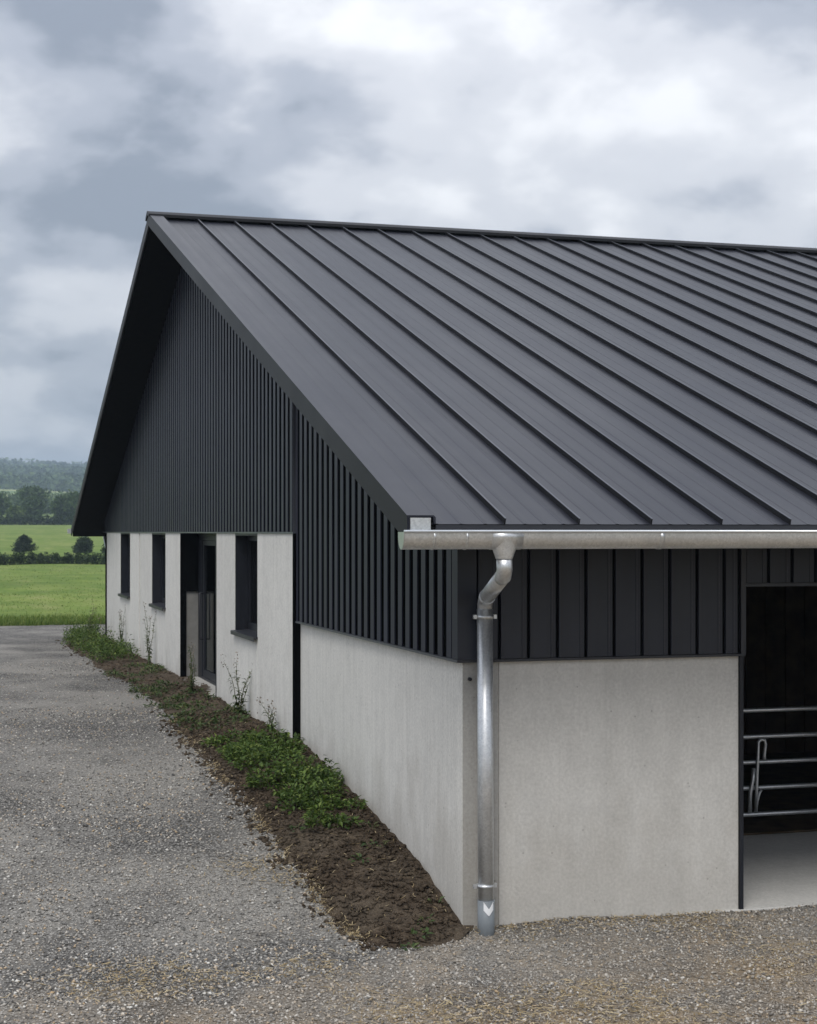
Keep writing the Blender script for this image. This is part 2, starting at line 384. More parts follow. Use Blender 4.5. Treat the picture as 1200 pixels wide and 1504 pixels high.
ys = np.concatenate([[-400, -200, -100, -60], np.arange(-50, 33, 2.5), [GRAVEL_END-.31, GRAVEL_END-.29, 33.7, 34.4], np.arange(36, 150, 2.), np.geomspace(152, 4800, 110)])
tag(grid('ground', xs, ys, zfield, MAT['field']), 'green meadow running up to wooded hills behind the barn', None, None, 'structure')
def zgravel(x, y): return terr(x, y)+micro(x, y)+.004
def fine_axis(a, b, lo, hi, f, c): return np.unique(np.concatenate([np.arange(a, lo, c), np.arange(lo, hi, f), np.arange(hi, b+.01, c)]))
edge = lambda x: GRAVEL_END+.12*np.sin(x*1.1)+.08*np.sin(x*2.7+1)
gx = fine_axis(-59, 59, -9, 8, .12, 1.0); gy = np.concatenate([np.arange(-59, -6, 1.), np.arange(-6, 12, .12), np.arange(12, 34.2, .3)])
gx = gx; g = grid('gravel_yard', gx, gy, lambda x, y: np.where(in_foot(x, y), -.7, np.where(y > edge(x), terr(x, y)-.06, zgravel(x, y))), MAT['gravel'])
tag(g, 'grey gravel yard around the barn', None, None, 'structure')

# soil bed along the gable
SY = [-.6, -.4, -.2, 0, 1, 2.5, 5.8, 11.5, 15, 20.6, 26.4, 27.2, 28]
SZ = [-.08, -.06, -.04, -.025, .225, .41, .73, .70, .70, .63, .64, .62, .56]
def bed_w(y):   # outer edge of the bed (x)
    return np.interp(y, [-.38, -.33, -.20, .3, 2.3, 5.8, 9, 11, 14, 17.5, 25, 26.8, 28], [-.42, -.58, -.80, -.98, -1.08, -1.12, -1.0, -.88, -.92, -1.06, -1.14, -.9, -.2])+.028*np.sin(y*2.3)+.018*np.sin(y*6.1+1)+.013*np.sin(y*13.7+2)+.012*np.sin(y*31.)+.008*np.sin(y*57+1)
def bed_in(y): return np.interp(y, [-.38, -.3, -.15, 0.], [-.36, -.20, -.08, 0.])
def zsoil(x, y):
    x = np.asarray(x, float); y = np.asarray(y, float)
    w = -bed_w(y); ix = -bed_in(y); t = np.clip((-x-ix)/np.maximum(w-ix, .02), 0, 1.25); wall = np.interp(y, SY, SZ); gz = zgravel(x, y)
    z = wall*(1-t)+(gz+.0)*t+.05*np.sin(np.clip(t, 0, 1)*math.pi)*(1+.4*np.sin(y*3.1))
    z = z+.012*np.sin(x*13+y*7)*np.sin(y*11-x*5)+.008*np.sin(x*29+1)*np.sin(y*23)
    z = np.maximum(z, gz+.003)
    z = np.where((y < -.02), gz+(z-gz)*np.clip((y+.40)/.3, 0, 1), z)
    return np.where(t >= 1.0, gz-.05*(t-1)/.25-.012, z)
by = np.concatenate([np.arange(-.38, 9, .04), np.arange(9, 28.01, .12)]); bt = np.linspace(-.12, 1.25, 40)
BT, BY = np.meshgrid(bt, by); BX = bed_in(BY)+BT*(bed_w(BY)-bed_in(BY)); V = np.stack([BX, BY, zsoil(BX, BY)], 2).reshape(-1, 3)
i, j = np.meshgrid(np.arange(len(bt)-1), np.arange(len(by)-1)); a = (j*len(bt)+i).ravel()
tag(np_mesh('soil_bed', V, np.stack([a+1, a, a+len(bt), a+len(bt)+1], 1), MAT['soil'], smooth=True), 'strip of brown soil along the foot of the gable wall', None, None, 'structure')

# ------------------------------------------------------------------ barn
barn = empty('barn'); tag(barn, 'dark metal roofed barn with pale concrete lower walls', 'barn')
LX = 22.0                    # length along the eaves
YE, ZE = -1.03, 3.155        # near eave, top of sheet
YR, ZR = 13.35, 8.03         # ridge
YF = 27.73                   # far eave
OV = -.75                    # verge
SLOPE = (ZR-ZE)/(YR-YE)
def roof_z(y): return ZE+SLOPE*((y-YE) if y < YR else (2*YR-y-YE))
TH = .17
LOW, HIGH, HEAD = 2.085, 3.10, 2.67
FX = -.07                    # face of the proud far part of the gable

gw = empty('gable_wall', parent=barn)
# near part, low concrete
box('concrete_panel', 0, .30, .0, 5.86, -.5, LOW-.01, MAT['conc_gable'], gw, .008)
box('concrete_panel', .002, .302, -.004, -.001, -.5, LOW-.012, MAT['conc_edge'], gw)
box('corner_post', FX-.004, .05, 5.865, 5.94, .2, HIGH-.02, MAT['black'], gw)
def panel(y0, y1, z1=HIGH-.02, z0=.2): return box('concrete_panel', FX, .18, y0+.005, y1-.005, z0, z1, MAT['conc_gable'], gw, .006)
P = {431: 5.945, 378: 8.04, 345: 9.61, 318: 11.09, 265: 14.60, 243: 16.37, 223: 18.19, 206: 19.95, 204: 20.10, 191: 21.61, 177: 23.35, 160: 26.16}
SILL = 1.77
panel(P[431], P[378]); panel(P[378], P[345], SILL-.03); panel(P[345], P[318])
panel(P[265], P[243]); panel(P[243], P[223], SILL-.03); panel(P[223], P[206]); panel(P[204], P[191]); panel(P[191], P[177], SILL-.03); panel(P[177], P[160])
for y in (8.04, 9.61, 16.37, 18.19, 21.61, 23.35): box('joint_seal', .02, .17, y-.004, y+.004, .2, SILL-.04, MAT['black'], gw)
box('joint_seal', FX+.03, .17, 19.955, 20.095, .2, HIGH-.02, MAT['black'], gw)
box('corner_post', FX-.002, .18, 26.165, 26.5, .2, HIGH-.02, MAT['black'], gw)
def window(y0, y1):
    w = empty('window', parent=barn)
    z1 = HIGH-.02; z0 = SILL
    d = .13
    boxes('frame', [(FX+.004, d+.06, y1-.035, y1-.001, z0, z1), (FX+.004, d+.06, y0+.001, y0+.035, z0, z1), (FX+.004, d+.06, y0+.035, y1-.035, z1-.03, z1),
                    (d-.03, d+.03, y0+.035, y0+.11, z0, z1-.03), (d-.03, d+.03, y1-.11, y1-.035, z0, z1-.03), (d-.03, d+.03, y0+.11, y1-.11, z0, z0+.10), (d-.03, d+.03, y0+.11, y1-.11, z1-.10, z1-.03)], MAT['frame'], w)
    box('pane', d-.004, d+.004, y0+.11, y1-.11, z0+.10, z1-.10, MAT['glass'], w)
    V = [(FX-.05, y0-.03, z0-.028), (d, y0-.03, z0-.028), (d, y1+.03, z0-.028), (FX-.05, y1+.03, z0-.028), (FX-.05, y0-.03, z0-.008), (d, y0-.03, z0+.012), (d, y1+.03, z0+.012), (FX-.05, y1+.03, z0-.008)]
    s = mk('sill', V, BF, MAT['trim'], w)
    box('sill_drip', FX-.056, FX-.046, y0-.03, y1+.03, z0-.06, z0-.012, MAT['trim'], s)
    return w
w1 = window(P[378], P[345]); w2 = window(P[243], P[223]); w3 = window(P[191], P[177])
# recessed entrance between the panels
door = empty('entrance_door', parent=barn)
y0, y1 = P[318], P[265]
box('jamb', FX-.003, .20, y0-.003, y0+.06, .3, HIGH-.025, MAT['frame'], door)
box('jamb', FX-.003, .02, y1-.05, y1+.004, .3, HIGH-.025, MAT['black'], door)
box('reveal_panel', .022, .24, y1-.03, y1+.05, .3, LOW+.02, MAT['reveal'], door)
box('reveal_cladding', .0, .24, y1-.062, y1+.045, LOW+.03, HIGH-.025, MAT['black'], door)
boxes('door_frame', [(.22, .30, y1-.42, y1-.035, .66, HIGH-.025), (.22, .30, y0+.062, y0+.14, .66, HIGH-.025), (.22, .30, y0+.14, y1-.42, HIGH-.14, HIGH-.025), (.22, .30, y0+.14, y1-.42, .66, .74)], MAT['frame'], door)
leafd = boxes('door_leaf', [(.23, .28, y1-.58, y1-.425, .745, HIGH-.145), (.23, .28, y0+.145, y0+.27, .745, HIGH-.145), (.23, .28, y0+.27, y1-.58, HIGH-.22, HIGH-.145), (.23, .28, y0+.27, y1-.58, .745, .86)], MAT['frame'], door)
box('door_glass', .252, .258, y0+.275, y1-.585, .865, HIGH-.225, MAT['glass'], leafd)
tube('handle', [(.23, y1-.50, 1.35), (.17, y1-.50, 1.35), (.17, y1-.50, 2.10), (.23, y1-.50, 2.10)], .012, MAT['trim'], leafd, 10)
box('threshold', FX-.04, .32, y0+.01, y1-.02, .3, .700, MAT['conc_edge'], door, .008)

# gable cladding: slats over a backing painted black for the gap shade, cut to the rake
gc = empty('gable_cladding', parent=barn)
PITCH = .236; SW = .122
def under(y): return roof_z(y)-TH-.02
def slab(name, x0, x1, ya, yb, zb, mat, parent):
    za, zc = under(ya), under(yb)
    V = [(x0, ya, zb), (x1, ya, zb), (x1, yb, zb), (x0, yb, zb), (x0, ya, za), (x1, ya, za), (x1, yb, zc), (x0, yb, zc)]
    return mk(name, V, BF, mat, parent)
slab('shade_backing', -.038, .28, -.02, 5.90, LOW, MAT['black'], gc)
slab('shade_backing', FX+.006, .16, 5.905, YR, HIGH, MAT['black'], gc); slab('shade_backing', FX+.006, .16, YR+.001, 26.85, HIGH, MAT['black'], gc)
box('base_flashing', -.058, .0, -.038, 5.90, LOW-.022, LOW-.002, MAT['fold'], gc)
box('base_flashing', FX-.016, .02, 5.87, 26.86, HIGH-.022, HIGH-.002, MAT['fold'], gc)
k = 0; y = .14
slab('corner_flashing', -.054, -.0385, -.040, .10, LOW, MAT['slat'], gc)
while y < 5.70:
    slab('slat', -.048-.0015*random.random(), -.0385, y, y+SW, LOW, MAT['slat'], gc); y += PITCH
slab('slat', -.048, -.0385, 5.80, 5.893, LOW, MAT['slat'], gc)
slab('end_flashing', FX-.010, -.0392, 5.9012, 5.9045, HIGH-.01, MAT['fold'], gc)
y = 5.965
while y < 26.7:
    for ya, yb in (((y, YR), (YR+.001, y+SW)) if y < YR < y+SW else ((y, y+SW),)): slab('slat', FX-.004-.0015*random.random(), FX+.0055, ya, yb, HIGH, MAT['slat'], gc)
    y += PITCH

# front wall (long side)
fw = empty('front_wall', parent=barn)
box('concrete_panel', .307, 2.434, .0, .26, -.5, LOW-.01, MAT['conc_front'], fw, .008)
box('joint_seal', .3025, .3065, .02, .2, -.5, LOW-.02, MAT['black'], fw)
box('opening_trim', 2.436, 2.468, -.02, .28, -.12, LOW, MAT['frame'], fw)
box('concrete_panel', 6.40, LX, .0, .26, -.5, LOW-.01, MAT['conc_front'], fw, .008)
fc = empty('front_cladding', parent=barn)
ZT = under(0)-.01
box('shade_backing', .0, 2.47, -.018, .25, LOW, ZT, MAT['black'], fc)  # black colour stands for the shade in the sheet grooves
box('shade_backing', 2.471, 6.40, .002, .25, HEAD, ZT, MAT['black'], fc); box('shade_backing', 6.401, LX, -.018, .25, LOW, ZT, MAT['black'], fc)
box('corner_flashing', -.0535, .105, -.042, -.019, LOW+.001, ZT, MAT['pan'], fc)
box('base_flashing', -.056, 2.47, -.047, -.001, LOW-.022, LOW-.002, MAT['trim'], fc)
def pan(x0, x1, yb, z0, n='cladding_sheet'):
    # flat pan with a raised lip on its left edge and a shallow bead near its right edge
    pr = [(x0, 0), (x0, .030), (x0+.010, .030), (x0+.012, .016), (x0+.035, .015), (x1-.045, .015), (x1-.042, .019), (x1-.032, .019), (x1-.029, .014), (x1, .014), (x1, 0)]
    V = [(px, yb-d, z0) for px, d in pr]+[(px, yb-d, ZT) for px, d in pr]; m = len(pr)
    F = [(q, (q+1), m+q+1, m+q) for q in range(m-1)]
    F += [tuple(range(m-1, -1, -1)), tuple(m+q for q in range(m))]
    return mk(n, V, F, MAT['pan'], fc)
x = .31
pan(.12, x-.024, -.019, LOW+.002)
while x < 2.25:
    pan(x, min(x+.2475-.024, 2.44), -.019, LOW+.002); x += .2475
pan(x, 2.405, -.019, LOW+.002)
box('opening_trim', 2.43, 2.474, -.052, -.019, LOW-.01, ZT, MAT['trim'], fc)
x = 2.49
while x < 6.3:
    pan(x, x+.222-.023, .001, HEAD+.002); x += .222
box('base_flashing', 2.476, 6.40, -.035, .0, HEAD-.03, HEAD-.002, MAT['trim'], fc)
x = 6.42
while x < LX-.3:
    pan(x, x+.2475-.024, -.019, LOW+.002); x += .2475

# remaining shell: back long side, far gable, inside
bs = empty('back_wall', parent=barn)
box('concrete_panel', .19, LX, 26.5, 26.8, .1, LOW-.01, MAT['conc_front'], bs)
box('cladding_sheet', .0, LX, 26.52, 26.86, LOW, under(26.86), MAT['slat'], bs)
ew = empty('end_wall', parent=barn)
box('concrete_panel', LX-.3, LX, .27, 26.49, -.3, LOW-.01, MAT['conc_front'], ew)
slab('cladding_sheet', LX-.25, LX+.03, .26, YR, LOW, MAT['slat'], ew); slab('cladding_sheet', LX-.25, LX+.03, YR+.001, 26.5, LOW, MAT['slat'], ew)
inn = empty('barn_interior', parent=barn)
box('floor_slab', .31, LX-.31, -.03, 2.95, -.6, -.055, MAT['conc_floor'], inn, .006)
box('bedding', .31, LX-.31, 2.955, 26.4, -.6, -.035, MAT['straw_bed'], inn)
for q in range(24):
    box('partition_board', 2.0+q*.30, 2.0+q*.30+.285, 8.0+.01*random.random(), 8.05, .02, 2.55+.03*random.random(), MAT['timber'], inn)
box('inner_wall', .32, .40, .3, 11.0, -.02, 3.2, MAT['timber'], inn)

# roof
roof = empty('roof', parent=barn)
def sl(x, y, h):            # a point h above the near roof plane at plan position x, y (h along the normal)
    c = 1/math.sqrt(1+SLOPE**2); return (x, y-h*SLOPE*c, ZE+SLOPE*(y-YE)+h*c)
def deck(name, x0, x1, near, mat):
    ya, yb = (YE+.02, YR) if near else (YR, YF-.02)
    V = []
    for yy in (ya, yb):
        z = roof_z(yy)-.012
        V += [(x0, yy, z), (x1, yy, z), (x1, yy, z-TH+.02), (x0, yy, z-TH+.02)]
    return mk(name, V, [(0, 1, 5, 4), (1, 2, 6, 5), (2, 3, 7, 6), (3, 0, 4, 7), (0, 3, 2, 1), (4, 5, 6, 7)], mat, roof)
deck('deck', OV+.03, LX+.5, True, MAT['soffit']); deck('deck', OV+.03, LX+.5, False, MAT['soffit'])
SP = .5855; SX0 = -.012
def sheet(x0, x1):
    h = .0032; w = x1-x0
    pr = [(x0, 0)]
    for f in (.27, .53, .79):
        c = x0+f*w; pr += [(c-.016, 0), (c-.007, h), (c+.007, h), (c+.016, 0)]
    pr += [(x1, 0)]
    ysl = np.linspace(YE, YR-.02, 2); V = [sl(px, yy, d) for yy in ysl for px, d in pr]; m = len(pr)
    F = [(q, q+1, m+q+1, m+q) for q in range(m-1)]
    return mk('roof_sheet', V, F, MAT['roof'], roof)
def seam(x):
    pr = [(x-.005, 0), (x-.005, .038), (x-.004, .041), (x+.004, .041), (x+.005, .038), (x+.005, 0)]
    m = len(pr); V = [sl(px, yy, d) for yy in (YE+.002, YR-.10) for px, d in pr]
    F = [(q, q+1, m+q+1, m+q) for q in range(m-1)]+[tuple(range(m-1, -1, -1)), tuple(m+q for q in range(m))]
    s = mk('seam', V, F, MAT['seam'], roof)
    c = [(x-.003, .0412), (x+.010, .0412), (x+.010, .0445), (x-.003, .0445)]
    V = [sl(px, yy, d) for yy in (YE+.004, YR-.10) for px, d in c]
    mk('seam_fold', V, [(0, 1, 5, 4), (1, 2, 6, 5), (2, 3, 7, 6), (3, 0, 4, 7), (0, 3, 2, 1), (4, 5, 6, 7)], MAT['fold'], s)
sheet(OV+.02, SX0); x = SX0
while x < LX:
    seam(x); sheet(x, x+SP); x += SP
# far slope as one covering with its seams
V = [(OV+.02, YR, ZR), (x, YR, ZR), (x, YF, ZE), (OV+.02, YF, ZE)]
mk('far_sheet', V, [(0, 1, 2, 3)], MAT['roof'], roof)
# verge flashing: top strip + barge face, both slopes
def verge(near):
    if near: y0, y1 = YE-.005, YR
    else: y0, y1 = YF+.02, YR
    pr = [(OV-.012, -TH+.04), (OV-.012, .066), (OV+.19, .066), (OV+.205, .052), (OV+.205, .004), (OV+.19, .004), (OV+.185, .052), (OV+.01, .052), (OV+.01, -TH+.04)] if near else [(OV-.012, -.15), (OV-.012, .028), (OV+.16, .028), (OV+.16, .006), (OV+.01, .006), (OV+.01, -.15)]
    V = [(px, yy, roof_z(yy)+d) for yy in (y0, y1) for px, d in pr]; m = len(pr)
    F = [(q, (q+1) % m, m+(q+1) % m, m+q) for q in range(m)]+[tuple(range(m-1, -1, -1)), tuple(m+q for q in range(m))]
    o = mk('verge_flashing', V, F, MAT['roof'] if near else MAT['trim'], roof)
    o.data.materials.append(MAT['barge']); o.data.polygons[0].material_index = 1
    return o
verge(True); verge(False)
# ridge cap
pr = [(-.20, -.045), (-.20, .000), (-.09, .052), (0, .078), (.09, .052), (.20, .000), (.20, -.045), (0, .02)]
V = [(px, YR+d, ZR+h+.02) for px in (OV-.03, LX+.5) for d, h in pr]; m = len(pr)
mk('ridge_cap', V, [(q, (q+1) % m, m+(q+1) % m, m+q) for q in range(m)]+[tuple(range(m-1, -1, -1)), tuple(m+q for q in range(m))], MAT['barge'], roof)
box('fascia', OV+.21, LX+.4, YE+.005, YE+.019, ZE-.17, ZE-.004, MAT['trim'], roof)
box('fascia', OV+.03, LX+.4, YF-.018, YF-.002, ZE-.17, ZE-.02, MAT['soffit'], roof)
box('verge_end_piece', OV+.012, OV+.165, YE-.012, YE+.004, ZE-.12, ZE+.046, MAT['galv'], roof)

# gutter and downpipe
gut = empty('gutter', parent=barn)
GX0, GY, GZ, GR, GD = -.83, -1.125, 3.098, .078, .125
def gsec(r, dpt, n=14): return [(GY-r*math.cos(math.pi*t/n), -dpt*math.sin(math.pi*t/n)**.8) for t in range(n+1)]
so, si = gsec(GR, GD), gsec(GR-.004, GD-.004)
def trough(name, x0, x1, so, si, mat, parent):
    loop = so+si[::-1]; m = len(loop); V = [(xx, yy, GZ+zz) for xx in (x0, x1) for yy, zz in loop]
    return mk(name, V, [(q, (q+1) % m, m+(q+1) % m, m+q) for q in range(m)]+[tuple(range(m-1, -1, -1)), tuple(m+q for q in range(m))], mat, parent, True)
tr = trough('trough', GX0, LX+.4, so, si, MAT['galv'], gut)
tr.modifiers.new('edges', 'EDGE_SPLIT').split_angle = R(40)
tube('bead', [(GX0-.004, GY-GR, GZ+.004), (LX+.4, GY-GR, GZ+.004)], .011, MAT['bright'], gut, 12)
V = [(GX0-.003, yy, GZ+zz) for yy, zz in so]+[(GX0+.003, yy, GZ+zz) for yy, zz in so]; m = len(so)
mk('end_cap', V, [tuple(range(m)), tuple(range(2*m-1, m-1, -1))]+[(q, m+q, m+(q+1) % m, (q+1) % m) for q in range(m)], MAT['bright'], gut)
sb, sc = gsec(GR+.004, GD+.004), gsec(GR+.0005, GD+.0005)
for xa, xb in ((-.61, -.595), (-.365, -.35), (1.155, 1.19), (-.165, .07)): 
    t = trough('joint_sleeve', xa, xb, sb, sc, MAT['galv'], gut)
OXC = -.052
# outlet funnel
def ring(cx, cy, cz, rx, ry, n=24): return [(cx+rx*math.cos(2*math.pi*k/n), cy+ry*math.sin(2*math.pi*k/n), cz) for k in range(n)]
rs = [ring(OXC, GY, GZ-.055, .105, .080), ring(OXC, GY, GZ-.10, .100, .072), ring(OXC, GY, GZ-.150, .078, .068), ring(OXC, GY, GZ-.195, .062, .062)]
V = sum(rs, []); F = [(a*24+k, a*24+(k+1) % 24, (a+1)*24+(k+1) % 24, (a+1)*24+k) for a in range(3) for k in range(24)]
mk('outlet', [v for v in V], [f[::-1] for f in F], MAT['galv'], gut, True)
dp = empty('downpipe', parent=barn)
PX, PY = .142, -.135
e0 = Vector((OXC, GY, GZ-.185)); e1 = Vector((OXC+.005, GY+.005, 2.795)); e2 = Vector((PX, PY, 2.565)); e3 = Vector((PX, PY, 2.46))
tube('upper_elbow', [e0, e1+Vector((0, 0, .03)), e1+(e2-e1)*.05+Vector((0, .0, -.01)), e1+(e2-e1)*.16], .058, MAT['galv'], dp, 24)
tube('offset_pipe', [e1+(e2-e1)*.13, e1+(e2-e1)*.88], .0595, MAT['galv'], dp, 24)
tube('lower_elbow', [e1+(e2-e1)*.85, e2-(e2-e1)*.06, e2+Vector((0, 0, -.04)), e3], .060, MAT['galv'], dp, 24)
tube('elbow_collar', [e1+(e2-e1)*.855, e1+(e2-e1)*.875], .064, MAT['galv'], dp, 24)
tube('pipe', [(PX, PY, 2.49), (PX+.008, PY-.01, -.2)], .0635, MAT['galv'], dp, 28)
tube('collar_ring', [(PX, PY, 2.80), (PX, PY, 2.795)], .01, MAT['galv'], dp, 8) if False else None
tube('foot_pipe', [(PX+.007, PY-.009, .20), (PX+.008, PY-.010, -.22)], .067, MAT['plastic'], dp, 28)
for zc in (2.43, .31):
    c = empty('pipe_clamp', parent=dp)
    tube('strap', [(PX+.003, PY-.004, zc-.014), (PX+.003, PY-.004, zc+.014)], .0695, MAT['galv'], c, 24)
    for s in (-1, 1): box('lug', PX+s*.082-.014, PX+s*.082+.014, PY-.015, PY+.010, zc-.016, zc+.016, MAT['galv'], c)
    tube('bolt', [(PX-.098, PY-.003, zc), (PX-.070, PY-.003, zc)], .007, MAT['bright'], c, 8)
    tube('standoff', [(PX, PY+.06, zc), (PX, -.002, zc)], .012, MAT['galv'], c, 10)
tube('wall_bolt', [(PX-.085, -.035, 1.93), (PX-.085, .0, 1.93)], .014, MAT['frame'], dp, 10)
# small white chevron-shaped patch on the foot of the pipe
V = []; F = []; n = 10; rr = .0685
for q in range(n+1):
    a = -.62+1.24*q/n; u = (q/n-.5)*2; bx, byy = PX+.0075+rr*math.sin(a), PY-.0095-rr*math.cos(a)
    lo = .085+.045*abs(u); hi = .14+.055*abs(u)
    V += [(bx, byy, lo), (bx, byy, hi)]
for q in range(n): F.append((2*q, 2*q+2, 2*q+3, 2*q+1))
ch = mk('chevron_patch', V, F, MAT['white'], dp); s = ch.modifiers.new('thick', 'SOLIDIFY'); s.thickness = .0008
# far side gutter end and pipe
box('far_gutter', OV-.09, LX, YF+.0, YF+.15, 3.06, 3.17, MAT['galv'], gut)
tube('far_pipe', [(.05, YF+.05, 3.06), (.05, YF+.03, 2.95), (.05, 27.0, 2.6), (.05, 26.95, .4)], .05, MAT['galv'], dp, 12)

# ------------------------------------------------------------------ cattle gate inside the opening
gate = empty('cattle_gate', (4.0, 2.80, 0)); tag(gate, 'galvanised tubular cattle gate with five rails across the dark opening', 'gate')
for z in (1.262, .990, .727, .463, .190):
    tube('rail', [(-1.55, 0, z), (2.6, 0, z)], .024, MAT['galv'], gate, 12)
for xx in (-1.45, 2.55): tube('upright', [(xx, .0, .12), (xx, .0, 1.30)], .026, MAT['galv'], gate, 12)
lat = empty('latch', parent=gate)
tube('latch_bar', [(.09, -.045, .22), (.098, -.045, .47), (.108, -.045, .70), (.118, -.045, .94), (.145, -.045, .962), (.190, -.045, .955), (.20, -.045, .91), (.185, -.045, .80), (.19, -.045, .75)], .018, MAT['galv'], lat, 10)
tube('slide_bolt', [(.02, -.045, .215), (.025, -.045, .42), (.055, -.045, .55), (.065, -.045, .67)], .02, MAT['galv'], lat, 10)
tube('hook', [(.088, -.05, .23), (.10, -.06, .34), (.125, -.06, .42), (.15, -.06, .45)], .013, MAT['galv'], lat, 10)

# ------------------------------------------------------------------ gravel stones, straw, clods
def inside_barn(x, y): return (x > -.03) & (y > -.01) & (y < 27)
def scatter_stones(name, regions, mat, zf, smin, smax, ok):
    P = []
    for (x0, x1, y0, y1, dens) in regions:
        n = int((x1-x0)*(y1-y0)*dens); P.append(np.stack([rng.uniform(x0, x1, n), rng.uniform(y0, y1, n)], 1))
    P = np.concatenate(P); P = P[ok(P[:, 0], P[:, 1])]; n = len(P)
    base = np.array([[1, 0, 0], [0, 1, 0], [-1, 0, 0], [0, -1, 0], [0, 0, 1], [0, 0, -1.]])
    tri = np.array([[0, 1, 4], [1, 2, 4], [2, 3, 4], [3, 0, 4], [1, 0, 5], [2, 1, 5], [3, 2, 5], [0, 3, 5]])
    s = smin+(smax-smin)*rng.random(n)**2.2
    sc = s[:, None]*rng.uniform(.55, 1.2, (n, 3))*np.array([1, 1, .62]); v = base[None]*sc[:, None, :]+rng.normal(0, .16, (n, 6, 3))*s[:, None, None]
    a = rng.uniform(0, 6.283, n); ca, sa = np.cos(a)[:, None], np.sin(a)[:, None]
    xx = v[:, :, 0]*ca-v[:, :, 1]*sa; yy = v[:, :, 0]*sa+v[:, :, 1]*ca; ti = rng.normal(0, .35, n)[:, None]; zz = v[:, :, 2]+xx*ti
    V = np.stack([xx+P[:, :1], yy+P[:, 1:], zz+(zf(P[:, 0], P[:, 1])+s*.28)[:, None]], 2).reshape(-1, 3)
    F = (tri[None]+(np.arange(n)*6)[:, None, None]).reshape(-1, 3)
    return np_mesh(name, V, F, mat)
def on_gravel(x, y): return ~inside_barn(x, y) & ~((x > bed_w(y)+np.abs(rng.normal(0, .11, np.shape(x)))) & (x < bed_in(y)) & (y > -.38) & (y < 28)) & (y < GRAVEL_END)
st = scatter_stones('gravel_stones', [(-4.6, 3.6, -3.6, 0.0, 1500), (-4.6, -.6, 0, 2, 1300), (-4.6, -1, 2, 5, 900), (-5.0, -.9, 5, 11, 420), (-4.6, -.9, 11, 20, 130), (-.6, 4.2, -.45, -.02, 900)], MAT['stone'], zgravel, .006, .020, on_gravel)
tag(st, 'loose grey and tan stones of the gravel yard', None, None, 'stuff')
zz_all = lambda x, y: np.maximum(zgravel(x, y), np.where((y > -.38) & (y < 28) & (x < .1) & (x > bed_w(y)), zsoil(x, y), -9))
def in_bed(x, y): return (x > bed_w(y)-np.abs(rng.normal(0, .12, np.shape(x)))) & (x < bed_in(y)-.02-(y > 5.9)*.07) & (y > -.37)
cl = scatter_stones('soil_clods', [(-1.4, 0, -.8, 9, 900), (-1.4, 0, 9, 27, 110)], MAT['soil'], lambda x, y: zz_all(x, y), .006, .04, in_bed)
tag(cl, 'crumbly clods of the soil bed', None, None, 'stuff')
def straw(name, P, zf, lmin, lmax):
    n = len(P); a = rng.uniform(0, 6.283, n); L = rng.uniform(lmin, lmax, n); w = rng.uniform(.0014, .0036, n); cv = rng.normal(0, .35, n)
    pts = []
    for t in (-.5, 0, .5):
        x = P[:, 0]+np.cos(a)*L*t-np.sin(a)*L*cv*(t*t); y = P[:, 1]+np.sin(a)*L*t+np.cos(a)*L*cv*(t*t)
        z = zf(x, y)+rng.uniform(.004, .02, n)
        pts.append((x, y, z))
    V = []
    for x, y, z in pts:
        V.append(np.stack([x-np.sin(a)*w, y+np.cos(a)*w, z], 1)); V.append(np.stack([x+np.sin(a)*w, y-np.cos(a)*w, z+.002], 1))
    V = np.stack(V, 1).reshape(-1, 3); k = (np.arange(n)*6)[:, None]
    F = np.concatenate([k+np.array([[0, 1, 3, 2]]), k+np.array([[2, 3, 5, 4]])])
    return np_mesh(name, V, F, MAT['dry'])
ny = 2200; yy = -.36+9.5*rng.random(ny)**1.3; yy = yy[(np.sin(yy*2.9)+np.sin(yy*7.3+1)+rng.normal(0, .7, ny)) > .35]; ny = len(yy)
ed = np.stack([bed_w(yy)+rng.normal(.0, .05, ny), yy], 1)
fr = np.stack([rng.uniform(-5, 4, 42000), rng.uniform(-4, 1.8, 42000)], 1)
keep = (np.sin(fr[:, 0]*1.3+fr[:, 1]*2.1)+np.sin(fr[:, 0]*.7-fr[:, 1]*3.3+1)+.5*np.sin(fr[:, 0]*4.1)+rng.normal(0, .55, 42000)-.28*fr[:, 1]+.10*fr[:, 0] > 1.15) & on_gravel(fr[:, 0], fr[:, 1])
inb = np.stack([rng.uniform(-1, -.03, 1600), rng.uniform(-.5, 9, 1600)], 1); inb = inb[in_bed(inb[:, 0], inb[:, 1])]
tag(straw('straw_litter', np.concatenate([ed, fr[keep], inb[:450]]), zz_all, .02, .08), 'bits of pale straw strewn along the bed edge and on the gravel', None, None, 'stuff')

# ------------------------------------------------------------------ weeds
def leafy_clumps(spots):
    parts = []
    for (x, y, h, r, n) in spots:
        z = float(zsoil(x, y)) if x > float(bed_w(y)) else float(zgravel(x, y))
        a = rng.uniform(0, 6.283, n); rr = r*np.sqrt(rng.random(n)); hh = h*rng.random(n)**.8*(1-.45*rr/r)
        P = np.stack([x+np.cos(a)*rr, y+np.sin(a)*rr, z+hh], 1)
        el = rng.normal(.35, .45, n); a2 = a+rng.normal(0, .7, n)
        D = np.stack([np.cos(a2)*np.cos(el), np.sin(a2)*np.cos(el), np.sin(el)], 1)
        Nn = np.stack([-np.cos(a2)*np.sin(el)*.9, -np.sin(a2)*np.sin(el)*.9, np.cos(el)], 1)+rng.normal(0, .25, (n, 3))
        ln = rng.uniform(.04, .085, n)*(.8+.8*r); wd = ln*rng.uniform(.36, .55, n)
        parts.append(leaves(P, D, Nn, ln, wd))
    return join_vf(parts)
